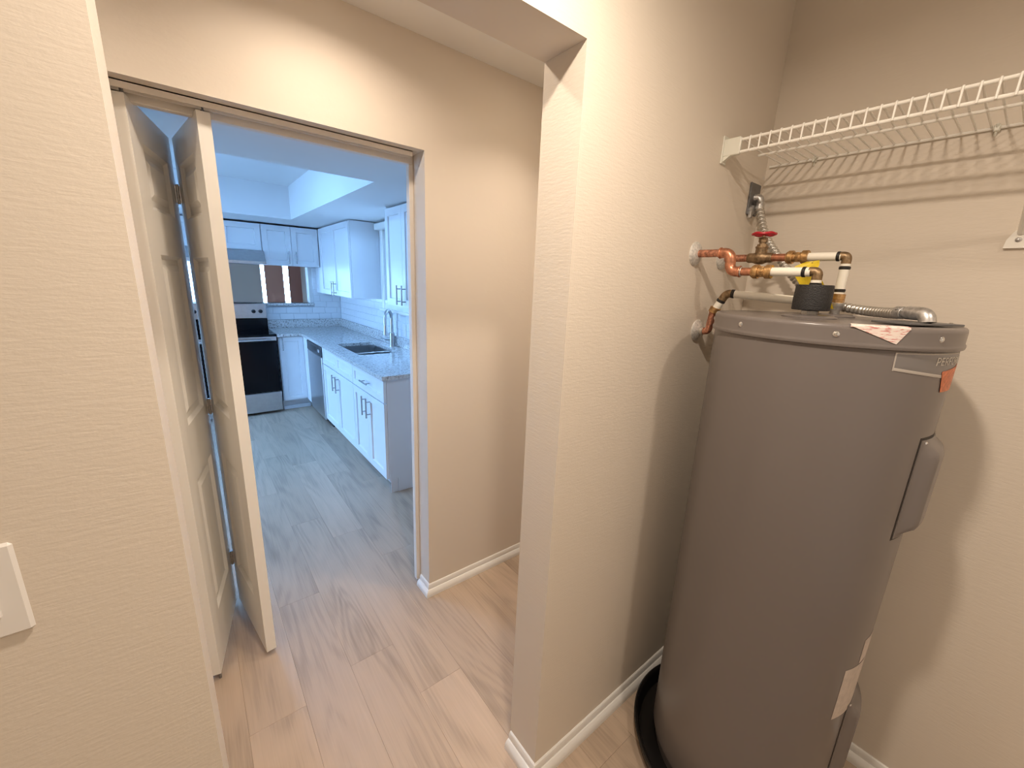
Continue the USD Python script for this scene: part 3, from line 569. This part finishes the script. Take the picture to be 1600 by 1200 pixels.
# relief discharge line
rl = thing('relief_pipe', 'cream relief pipe running behind the foam sleeve to the low wall flange', 'pipe', (1.344, 0, 1.456))
obj('copper_elbow', tube(arc_path((1.344, -0.012, 1.456), (1.344, -0.040, 1.456), (1.344, -0.046, 1.520), 0.014, 8), 0.0112, 18), 'copper', rl, smooth=60)
obj('wall_sleeve', ring((1.344, -0.020, 1.456), (0, 1, 0), 0.014, 0.010), 'solder', rl)
obj('brass_nut', ring((1.344, -0.0505, 1.527), (0, -0.35, 1), 0.0165, 0.018), 'brass', rl)
obj('cream_pipe', rod((1.344, -0.053, 1.530), (1.344, -0.070, 1.564), R_W, 20), 'pipe_cream', rl)
obj('crimp_ring', ring((1.344, -0.066, 1.557), (0, -0.45, 1), R_W+0.0016, 0.009), 'band_black', rl)
obj('brass_elbow', tube(arc_path((1.344, -0.068, 1.560), (1.344, -0.079, 1.580), (1.346, -0.098, 1.581), 0.012, 8), 0.0125, 18), 'bronze', rl, smooth=60)
obj('cream_pipe', rod((1.345, -0.090, 1.581), (1.372, -0.290, 1.569), R_W, 24), 'pipe_cream', rl)
obj('crimp_ring', ring((1.3462, -0.0985, 1.5806), (0.027, -0.2, -0.012), R_W+0.0016, 0.010), 'band_black', rl)
obj('relief_valve', cat_([ring((1.374, -0.305, 1.568), (0.027, -0.2, -0.012), 0.015, 0.03), rod((1.376, -0.31, ZTANK+0.0005), (1.376, -0.31, 1.585), 0.013, 20)]), 'brass', rl)
# conduit
eb = thing('electrical_box', 'small grey metal box high in the corner of the wall', 'electrical box', (1.60, 0, 1.90))
obj('cover', bx(1.560, 1.634, -0.006, 0, 1.850, 1.952, 0.0015), 'plate_steel', eb)
obj('knockout_clamp', cat_([rod((1.585, -0.004, 1.865), (1.585, -0.012, 1.865), 0.016, 20), bx(1.568, 1.585, -0.014, -0.004, 1.838, 1.862, 0.002)]), 'galvanized', eb)
cd = thing('flexible_conduit', 'ribbed metal conduit running from the corner box down onto the tank top', 'conduit', (1.605, -0.02, 1.88))
obj('elbow_connector', cat_([tube(arc_path((1.600, -0.003, 1.907), (1.604, -0.022, 1.907), (1.605, -0.024, 1.868), 0.012, 8), 0.0125, 18), ring((1.605, -0.024, 1.880), (0, 0, 1), 0.0145, 0.022), rod((1.590, -0.024, 1.888), (1.606, -0.028, 1.888), 0.0045, 10)]), 'galvanized', cd, smooth=50)
cpath = spline([(1.605, -0.024, 1.875), (1.600, -0.038, 1.837), (1.595, -0.058, 1.791), (1.585, -0.084, 1.753), (1.570, -0.120, 1.712), (1.555, -0.160, 1.670), (1.534, -0.207, 1.627), (1.512, -0.263, 1.588), (1.496, -0.325, 1.562), (1.465, -0.395, 1.552), (1.400, -0.450, 1.551), (1.320, -0.498, 1.553)], 10)
obj('ribbed_tube', corrugated(cpath, 0.0110, 0.0135, 0.0050, 18), 'conduit_steel', cd, smooth=28)
ax = np.array([1.285-1.335, -0.552+0.48, 0]); ax /= np.linalg.norm(ax)
q0 = np.array([1.322, -0.497, 1.555])
obj('clamp_connector', cat_([ring(q0, ax, 0.0145, 0.020), ring(q0+ax*0.016+[0, 0, 0.001], ax, 0.0125, 0.016, n=6), tube(arc_path(q0+ax*0.018+[0, 0, 0.001], q0+ax*0.062+[0, 0, 0.001], q0+ax*0.066+[0, 0, -0.0175], 0.016, 10), 0.0150, 20), rod(q0+[0, 0, -0.006], q0+[-0.012, 0.006, 0.010], 0.004, 10)]), 'galvanized', cd, smooth=50)
# yellow tag
tg = thing('pipe_tag', 'creased yellow paper tag hanging behind the foam sleeve', 'tag', (1.37, -0.27, 1.66))
def sheet(P, m_thick=0.0006):
    P = np.array(P, float); n = np.cross(P[0][1]-P[0][0], P[1][0]-P[0][0]); n /= np.linalg.norm(n); r, c = P.shape[:2]
    V = np.vstack([P.reshape(-1, 3), (P+n*m_thick).reshape(-1, 3)]); F = []; o = r*c
    for i in range(r-1):
        for j in range(c-1):
            a_, b_, c_, d_ = i*c+j, (i+1)*c+j, (i+1)*c+j+1, i*c+j+1
            F += [(a_, b_, c_), (a_, c_, d_), (o+a_, o+c_, o+b_), (o+a_, o+d_, o+c_)]
    return trimesh.Trimesh(V, F, process=False)
rows = []
for k_, (z_, ya, yb, x_) in enumerate([(1.655, -0.243, -0.302, 1.362), (1.664, -0.246, -0.303, 1.368), (1.676, -0.270, -0.300, 1.372)][::-1]):
    rows.append([(x_+0.006*math.sin(3*s), ya+(yb-ya)*s, z_+0.004*s) for s in np.linspace(0, 1, 6)])
for z_, ya, yb, x_ in [(1.640, -0.248, -0.312, 1.368), (1.615, -0.262, -0.322, 1.380), (1.585, -0.285, -0.335, 1.400), (1.552, -0.312, -0.350, 1.402)]:
    rows.append([(x_+0.008*math.sin(4*s), ya+(yb-ya)*s, z_) for s in np.linspace(0, 1, 6)])
obj('tag_sheet', sheet(rows), 'tag_yellow', tg, smooth=True)
obj('wire_tie', tube([(1.440, -0.262, 1.681), (1.425, -0.264, 1.678), (1.40, -0.27, 1.676), (1.374, -0.284, 1.674)], 0.001, 6), 'steel_dark', tg)

# ================================================================ WIRE SHELF
SZ, SXF = 2.018, 1.346
sh = thing('wire_shelf', 'white vinyl-coated wire shelf along the wall above the water heater', 'shelf', (XB, 0, SZ))
YS0, YS1 = -0.012, -1.35
obj('rear_rail', rod((XB-0.006, YS0, SZ-0.004), (XB-0.006, YS1, SZ-0.004), 0.0038, 10), 'shelf_vinyl', sh)
obj('middle_rail', rod((1.490, YS0-0.028, SZ-0.006), (1.490, YS1, SZ-0.006), 0.0038, 10), 'shelf_vinyl', sh)
obj('front_rail', rod((SXF, YS0-0.01, SZ+0.006), (SXF, YS1, SZ+0.006), 0.0042, 10), 'shelf_vinyl', sh)
obj('lip_rail', rod((SXF, YS0-0.01, 1.991), (SXF, YS1, 1.991), 0.0045, 10), 'shelf_vinyl', sh)
y = -0.049
while y > YS1:
    obj('cross_wire', tube(np.vstack([[(XB-0.004, y, SZ)], arc_path((1.50, y, SZ), (SXF-0.005, y, SZ+0.011), (SXF-0.005, y, 1.988), 0.006, 4)]), 0.0024, 7), 'shelf_vinyl', sh, smooth=60)
    y -= 0.0264
obj('end_bracket', cat_([bx(1.337, 1.352, -0.050, -0.003, 1.984, 2.032, 0.002), bx(1.330, 1.362, -0.005, 0, 1.965, 2.042, 0.002), tm(m3.Manifold.hull_points(np.array([(1.338, -0.004, 1.984), (1.351, -0.004, 1.984), (1.338, -0.028, 1.986), (1.351, -0.028, 1.986), (1.338, -0.004, 1.970), (1.351, -0.004, 1.970)])))]), 'bracket_plastic', sh, label='moulded cream end bracket')
for yc in (-0.146, -0.535, -0.93):
    obj('wall_clip', cat_([bx(XB-0.014, XB, yc-0.006, yc+0.006, SZ-0.013, SZ+0.003, 0.002), rod((XB-0.008, yc, SZ-0.012), (XB-0.002, yc+0.002, SZ-0.021), 0.0028, 8), rod((XB-0.016, yc, SZ+0.003), (XB-0.010, yc, SZ-0.005), 0.0035, 8)]), 'bracket_plastic', sh)
YB = -0.629
br_ = [tube([(XB-0.010, YB, 1.758), (1.60, YB, 1.80), (1.36, YB, 1.980), (1.350, YB, 1.992)], 0.0065, 10)]
foot = m3.Manifold.extrude(m3.CrossSection([[(YB-0.022, 1.722), (YB+0.022, 1.722), (YB+0.020, 1.742), (YB+0.012, 1.760), (YB+0.006, 1.768), (YB-0.006, 1.768), (YB-0.012, 1.760), (YB-0.020, 1.742)]], m3.FillRule.EvenOdd), 0.010)
k_ = foot.to_mesh(); vv = k_.vert_properties[:, :3]; vv = np.column_stack([XB-vv[:, 2], vv[:, 0], vv[:, 1]])
fm = trimesh.Trimesh(vv, k_.tri_verts, process=False); fm.fix_normals()
sb = obj('support_brace', cat_(br_+[fm]), 'shelf_vinyl', sh)
obj('brace_screw', lathe([(0.006, 0), (0.006, 0.001), (0.003, 0.003)], (XB-0.010, YB, 1.742), '-x', 12), 'galvanized', sb)

# ================================================================ KITCHEN
CF, CFZ = 1.015, 0.884       # door face of the right run, underside of worktop
def shaker(parent, name, axis, face, a0, a1, z0, z1, rail=0.055, m='cabinet_white', d=0.020, flat=False):
    """panel door or drawer front with a recessed centre; face = coordinate of the outer face, looking to -x or -y."""
    g = 0.0015; a0 += g; a1 -= g; z0 += g; z1 -= g
    outer = mbox(0, a1-a0, 0, d, 0, z1-z0)
    if not flat:
        P = []
        for k, w in ((0, -0.001), (0.004, 0.008)): P += [(s, w*1.4, zz) for s in (rail+k, a1-a0-rail-k) for zz in (rail+k, z1-z0-rail-k)]
        outer -= m3.Manifold.hull_points(np.array(P))
    k = outer.to_mesh(); v = k.vert_properties[:, :3]; f = k.tri_verts
    if axis == 'y': v = np.column_stack([face+v[:, 1], a0+v[:, 0], z0+v[:, 2]]); f = f[:, ::-1]
    else: v = np.column_stack([a0+v[:, 0], face+v[:, 1], z0+v[:, 2]])
    return obj(name, (v, f), m, parent, smooth=False)
def pull(parent, axis, face, a, z, L=0.15, horizontal=False):
    off = 0.032
    def P(s, w, zz): return (face-w, s, zz) if axis == 'y' else (s, face-w, zz)
    if horizontal: e = [(a-L/2, z), (a+L/2, z)]; st = [(a-L*0.32, z), (a+L*0.32, z)]
    else: e = [(a, z-L/2), (a, z+L/2)]; st = [(a, z-L*0.32), (a, z+L*0.32)]
    obj('bar_pull', cat_([rod(P(e[0][0], off, e[0][1]), P(e[1][0], off, e[1][1]), 0.006, 12)] + [rod(P(s, -0.001, zz), P(s, off, zz), 0.0045, 8) for s, zz in st]), 'pull_metal', parent)
def base_unit(label, y0, y1, fronts):
    t = thing('base_cabinet', label, 'cabinet', (1.30, (y0+y1)/2, 0)); obj('carcass', tm(mbox(CF+0.021, KW-0.002, y0+0.001, y1-0.001, 0.112, CFZ) - mbox(CF+0.04, KW-0.02, y0+0.02, y1-0.02, 0.13, 1.0)), 'cabinet_white', t, smooth=False)
    obj('toe_kick', bx(1.105, 1.125, y0+0.001, y1-0.001, 0.0, 0.112), 'cabinet_white', t); return t
# drawer base at the near end with a finished end panel
t = base_unit('white base cabinet nearest the hall with one wide drawer above two doors', 2.037, 2.716, None)
dr = shaker(t, 'drawer', 'y', CF, 2.025, 2.716, 0.712, 0.880, 0.045); pull(dr, 'y', CF, 2.370, 0.797, 0.16, True)
for a0, a1, hy in ((2.370, 2.716, 2.418), (2.025, 2.370, 2.322)):
    d_ = shaker(t, 'door', 'y', CF, a0, a1, 0.118, 0.708); pull(d_, 'y', CF, hy, 0.600, 0.155)
obj('end_panel', tm(mbox(CF+0.021, KW-0.002, 2.022, 2.037, 0.0, CFZ) - mbox(CF, 1.105, 2.0, 2.1, -0.01, 0.112)), 'cabinet_panel', t, smooth=False)
obj('filler_strip', bx(CF+0.0215, CF+0.030, 2.018, 2.0215, 0.10, 0.70), 'cabinet_panel', t)
obj('toe_end', bx(1.050, 1.104, 2.030, 2.036, 0.0, 0.111), 'cabinet_panel', t)
# sink base
t = base_unit('white sink base cabinet with two false drawer fronts beside the dishwasher', 2.718, 3.684, None)
for a0, a1 in ((2.718, 3.200), (3.200, 3.684)): shaker(t, 'false_drawer', 'y', CF, a0, a1, 0.712, 0.880, 0.045)
for a0, a1, hy in ((3.200, 3.684, 3.250), (2.718, 3.200, 3.150)):
    d_ = shaker(t, 'door', 'y', CF, a0, a1, 0.118, 0.708); pull(d_, 'y', CF, hy, 0.600, 0.155)
# dishwasher
t = thing('dishwasher', 'stainless steel dishwasher under the worktop at the kitchen corner', 'dishwasher', (1.30, 3.99, 0))
obj('tub', bx(CF+0.03, 1.60, 3.688, 4.292, 0.10, 0.878), 'steel_dark', t)
obj('door', bx(CF-0.012, CF+0.03, 3.690, 4.290, 0.095, 0.765, 0.005), 'stainless', t)
cpn = obj('control_panel', bx(CF-0.012, CF+0.03, 3.690, 4.290, 0.768, 0.874, 0.005), 'panel_black', t)
obj('handle_pocket', bx(CF-0.0135, CF-0.010, 3.90, 4.10, 0.795, 0.845, 0.001), 'black_plastic', cpn); obj('badge', bx(CF-0.0135, CF-0.010, 3.76, 3.82, 0.805, 0.835, 0.001), 'chrome', cpn)
obj('kick_plate', bx(1.08, 1.09, 3.690, 4.290, 0.003, 0.094), 'black_plastic', t)
# corner base
t = thing('base_cabinet', 'white corner base cabinet with one door between the stove and dishwasher', 'cabinet', (1.20, 4.85, 0))
BF = 4.545
obj('carcass', cat_([bx(0.760, 1.040, BF+0.021, YKB-0.002, 0.112, CFZ), bx(1.040, KW-0.002, 4.296, YKB-0.002, 0.112, CFZ)]), 'cabinet_white', t)
obj('filler_strip', bx(CF+0.004, 1.040, 4.296, BF+0.021, 0.112, CFZ), 'cabinet_white', t)
d_ = shaker(t, 'door', 'x', BF, 0.768, 1.018, 0.125, 0.876, 0.05); pull(d_, 'x', BF, 0.798, 0.800, 0.15)
obj('toe_kick', bx(0.760, 1.07, BF+0.08, BF+0.10, 0.0, 0.112), 'cabinet_white', t)
obj('base_trim', bx(0.762, 1.055, BF+0.055, BF+0.078, 0.0, 0.045, 0.004), 'cabinet_white', t)
# worktop with sink cut-out
SX0, SX1, SY0, SY1 = 1.135, 1.505, 2.885, 3.585
wp = Polygon([(0.748, YKB-0.001), (0.748, 4.516), (1.000, 4.516), (1.000, 2.006), (KW-0.001, 2.006), (KW-0.001, YKB-0.001)])
hole = sbox(SX0, SY0, SX1, SY1).buffer(-0.05).buffer(0.05, quad_segs=8)
wk = thing('worktop', 'speckled grey granite L-shaped worktop over the kitchen base cabinets', 'worktop', (1.3, 3.5, CFZ))
def mprism(poly, z0, z1):
    cs = [list(poly.exterior.coords)[:-1]]+[list(q.coords)[:-1] for q in poly.interiors]
    return m3.Manifold.extrude(m3.CrossSection(cs, m3.FillRule.EvenOdd), z1-z0).translate([0, 0, z0])
obj('slab', mprism(wp.difference(hole), CFZ, 0.914), 'granite', wk, smooth=20)
up_ = thing('granite_upstand', 'speckled granite upstand along the back edge of the worktop', 'upstand', (KW, YKB, 0.914))
obj('upstand', cat_([bx(KW-0.030, KW-0.012, 2.006, YKB-0.031, 0.914, 1.016, 0.002), bx(0.748, KW-0.012, YKB-0.030, YKB-0.012, 0.914, 1.016, 0.002)]), 'granite', up_)
# sink
sk = thing('kitchen_sink', 'stainless steel double bowl sink set into the granite worktop', 'sink', (1.32, 3.23, 0.70))
def bowl(x0, x1, y0, y1, zt, zb):
    o = sbox(x0-0.003, y0-0.003, x1+0.003, y1+0.003).buffer(-0.05).buffer(0.05, quad_segs=8); i = sbox(x0, y0, x1, y1).buffer(-0.05).buffer(0.05, quad_segs=8)
    return mprism(o, zb-0.003, zt) - mprism(i, zb, zt+0.01)
obj('bowl', bowl(SX0-0.004, SX1+0.004, 3.125, SY1+0.004, 0.8835, 0.70), 'sink_steel', sk, smooth=30)
obj('bowl', bowl(SX0-0.004, SX1+0.004, SY0-0.004, 3.098, 0.8835, 0.72), 'sink_steel', sk, smooth=30)
obj('divider', bx(SX0+0.002, SX1-0.002, 3.095, 3.128, 0.866, 0.892, 0.006), 'chrome', sk)
for yy, zz in ((3.36, 0.70), (2.99, 0.72)): obj('drain', lathe([(0.045, 0.001), (0.045, 0.003), (0.035, 0.004), (0.02, 0.002)], (1.32, yy, zz)), 'chrome', sk)
# faucet
fc = thing('kitchen_faucet', 'brushed steel gooseneck faucet behind the sink', 'faucet', (1.575, 3.235, 0.914))
fx, fy = 1.575, 3.235; dx, dy = -0.115, -0.125
obj('faucet_body', lathe([(0.030, 0.914), (0.030, 0.920), (0.026, 0.926), (0.025, 1.05), (0.019, 1.056)], (fx, fy, 0), n=28), 'stainless', fc)
gp = [(fx, fy, 1.05), (fx, fy, 1.19)] + [(fx+dx*(1-math.cos(q))/2, fy+dy*(1-math.cos(q))/2, 1.19+0.085*math.sin(q)) for q in np.linspace(0.2, math.pi, 14)] + [(fx+dx, fy+dy, 1.15)]
obj('spout', tube(gp, 0.0150, 14), 'stainless', fc, smooth=60)
obj('spray_head', lathe([(0.019, 1.045), (0.020, 1.055), (0.0165, 1.10), (0.014, 1.152)], (fx+dx, fy+dy, 0), n=24), 'stainless', fc)
obj('lever', cat_([rod((fx, fy, 0.985), (fx-0.055, fy+0.045, 0.985), 0.014, 16, 0.002), rod((fx-0.05, fy+0.04, 0.985), (fx-0.085, fy+0.07, 0.995), 0.006, 10)]), 'stainless', fc)
# stove
sv = thing('stove', 'stainless steel electric stove with a black glass oven door against the back wall', 'stove', (0.365, 4.83, 0))
X0, X1 = -0.018, 0.742
obj('body', bx(X0, X1, 4.545, YKB-0.004, 0.03, 0.905), 'steel_dark', sv)
obj('cooktop', bx(X0-0.003, X1+0.003, 4.515, 5.06, 0.895, 0.918, 0.006), 'black_glass', sv)
obj('front_rail', bx(X0, X1, 4.515, 4.545, 0.845, 0.894, 0.004), 'stainless', sv)
od = obj('oven_door', bx(X0+0.002, X1-0.002, 4.502, 4.545, 0.262, 0.842, 0.006), 'black_glass', sv)
obj('oven_window', bx(X0+0.12, X1-0.12, 4.5005, 4.503, 0.38, 0.70, 0.001), 'black_glass', od)
obj('oven_handle', cat_([rod((X0+0.06, 4.462, 0.862), (X1-0.06, 4.462, 0.862), 0.010, 14, 0.002)] + [rod((x, 4.462, 0.862), (x, 4.516, 0.862), 0.008, 10) for x in (X0+0.10, X1-0.10)]), 'stainless', od)
dw_ = obj('drawer', bx(X0+0.002, X1-0.002, 4.505, 4.545, 0.032, 0.256, 0.006), 'stainless', sv)
obj('backguard', bx(X0, X1, 5.055, YKB-0.003, 1.045, 1.222, 0.006), 'stainless', sv)
obj('backguard_panel', bx(X0, X1, 5.058, YKB-0.003, 0.905, 1.045, 0.002), 'black_glass', sv)
for x in (0.045, 0.117, 0.607, 0.679):
    obj('knob', lathe([(0.022, 0), (0.022, 0.006), (0.018, 0.010), (0.016, 0.028), (0.012, 0.030)], (x, 5.0545, 1.130), '-y', 20), 'black_plastic', sv)
obj('display', bx(0.29, 0.41, 5.053, 5.056, 1.10, 1.17, 0.001), 'black_glass', sv)
# hood
hd = thing('range_hood', 'grey metal range hood under the wall cabinet above the stove', 'range hood', (0.36, 4.9, 1.67))
hp_ = np.array([(YKB-0.003, 1.672), (4.665, 1.672), (4.665, 1.700), (4.80, 1.818), (YKB-0.003, 1.818)])
hv = []
for x in (X0, X1-0.004): hv += [(x, a_, b_) for a_, b_ in hp_]
obj('hood_body', m3.Manifold.hull_points(np.array(hv)), 'stainless', hd, smooth=False); obj('filter', bx(X0+0.05, X1-0.05, 4.72, 5.10, 1.668, 1.673), 'steel_dark', hd)
# wall cabinets
UZ1 = 2.112
def wall_unit(label, cat='cabinet', loc=(0, 0, 0)): return thing('wall_cabinet', label, cat, loc)
t = wall_unit('short white wall cabinet directly above the range hood', loc=(0.36, 5.0, 1.82)); obj('carcass', bx(X0, 0.733, 4.861, YKB-0.003, 1.820, UZ1), 'cabinet_white', t)
for a0, a1 in ((X0, 0.358), (0.358, 0.733)): shaker(t, 'door', 'x', 4.840, a0, a1, 1.822, UZ1-0.004)
t = wall_unit('white two-door wall cabinet above the pass-through', loc=(1.03, 5.0, 1.67)); obj('carcass', bx(0.737, 1.335, 4.861, YKB-0.013, 1.672, UZ1), 'cabinet_white', t)
for a0, a1, hx in ((0.739, 1.036, 0.996), (1.036, 1.328, 1.074)):
    d_ = shaker(t, 'door', 'x', 4.840, a0, a1, 1.674, UZ1-0.004); pull(d_, 'x', 4.840, hx, 1.765, 0.14)
t = wall_unit('tall white corner wall cabinet left of the sink window', loc=(1.49, 4.3, 1.36)); obj('carcass', bx(1.351, KW-0.002, 3.668, YKB-0.013, 1.362, 2.122), 'cabinet_white', t)
obj('filler_strip', bx(1.337, 1.350, 4.795, 4.860, 1.362, UZ1), 'cabinet_white', t)
for a0, a1, hy in ((3.670, 4.232, 4.190), (4.232, 4.795, 4.275)):
    d_ = shaker(t, 'door', 'y', 1.330, a0, a1, 1.364, 2.115); pull(d_, 'y', 1.330, hy, 1.443, 0.15)
t = wall_unit('white wall cabinet right of the sink window beside the doorway', loc=(1.49, 2.3, 1.36)); obj('carcass', bx(1.351, KW-0.002, 2.062, 2.700, 1.362, 2.122), 'cabinet_white', t)
for a0, a1, hy in ((2.376, 2.700, 2.425), (2.062, 2.376, 2.330)):
    d_ = shaker(t, 'door', 'y', 1.330, a0, a1, 1.364, 2.115); pull(d_, 'y', 1.330, hy, 1.455, 0.15)
# pass-through ledge, outlet, paper towel bar
lg_ = thing('window_sill', 'speckled granite ledge along the bottom of the pass-through', 'ledge', (0.65, 5.16, 1.2), kind='structure')
obj('ledge_slab', bx(0.0, 1.298, 5.105, YKB+0.16, 1.194, 1.222, 0.003), 'granite', lg_)
obj('jamb_lining', cat_([bx(PX1-0.012, PX1, YKB-0.006, YKB+0.126, 1.222, PZ1), bx(PX0, PX1, YKB-0.006, YKB+0.126, PZ1-0.01, PZ1)]), 'trim_white', lg_)
ol = thing('wall_outlet', 'white outlet plate on the tiles between faucet and hall', 'outlet', (KW-0.011, 3.05, 1.09))
obj('plate', bx(KW-0.017, KW-0.011, 3.015, 3.090, 1.030, 1.150, 0.002), 'switch_plastic', ol); obj('socket', cat_([bx(KW-0.019, KW-0.016, 3.037, 3.068, z_, z_+0.034, 0.001) for z_ in (1.048, 1.098)]), 'trim_white', ol)
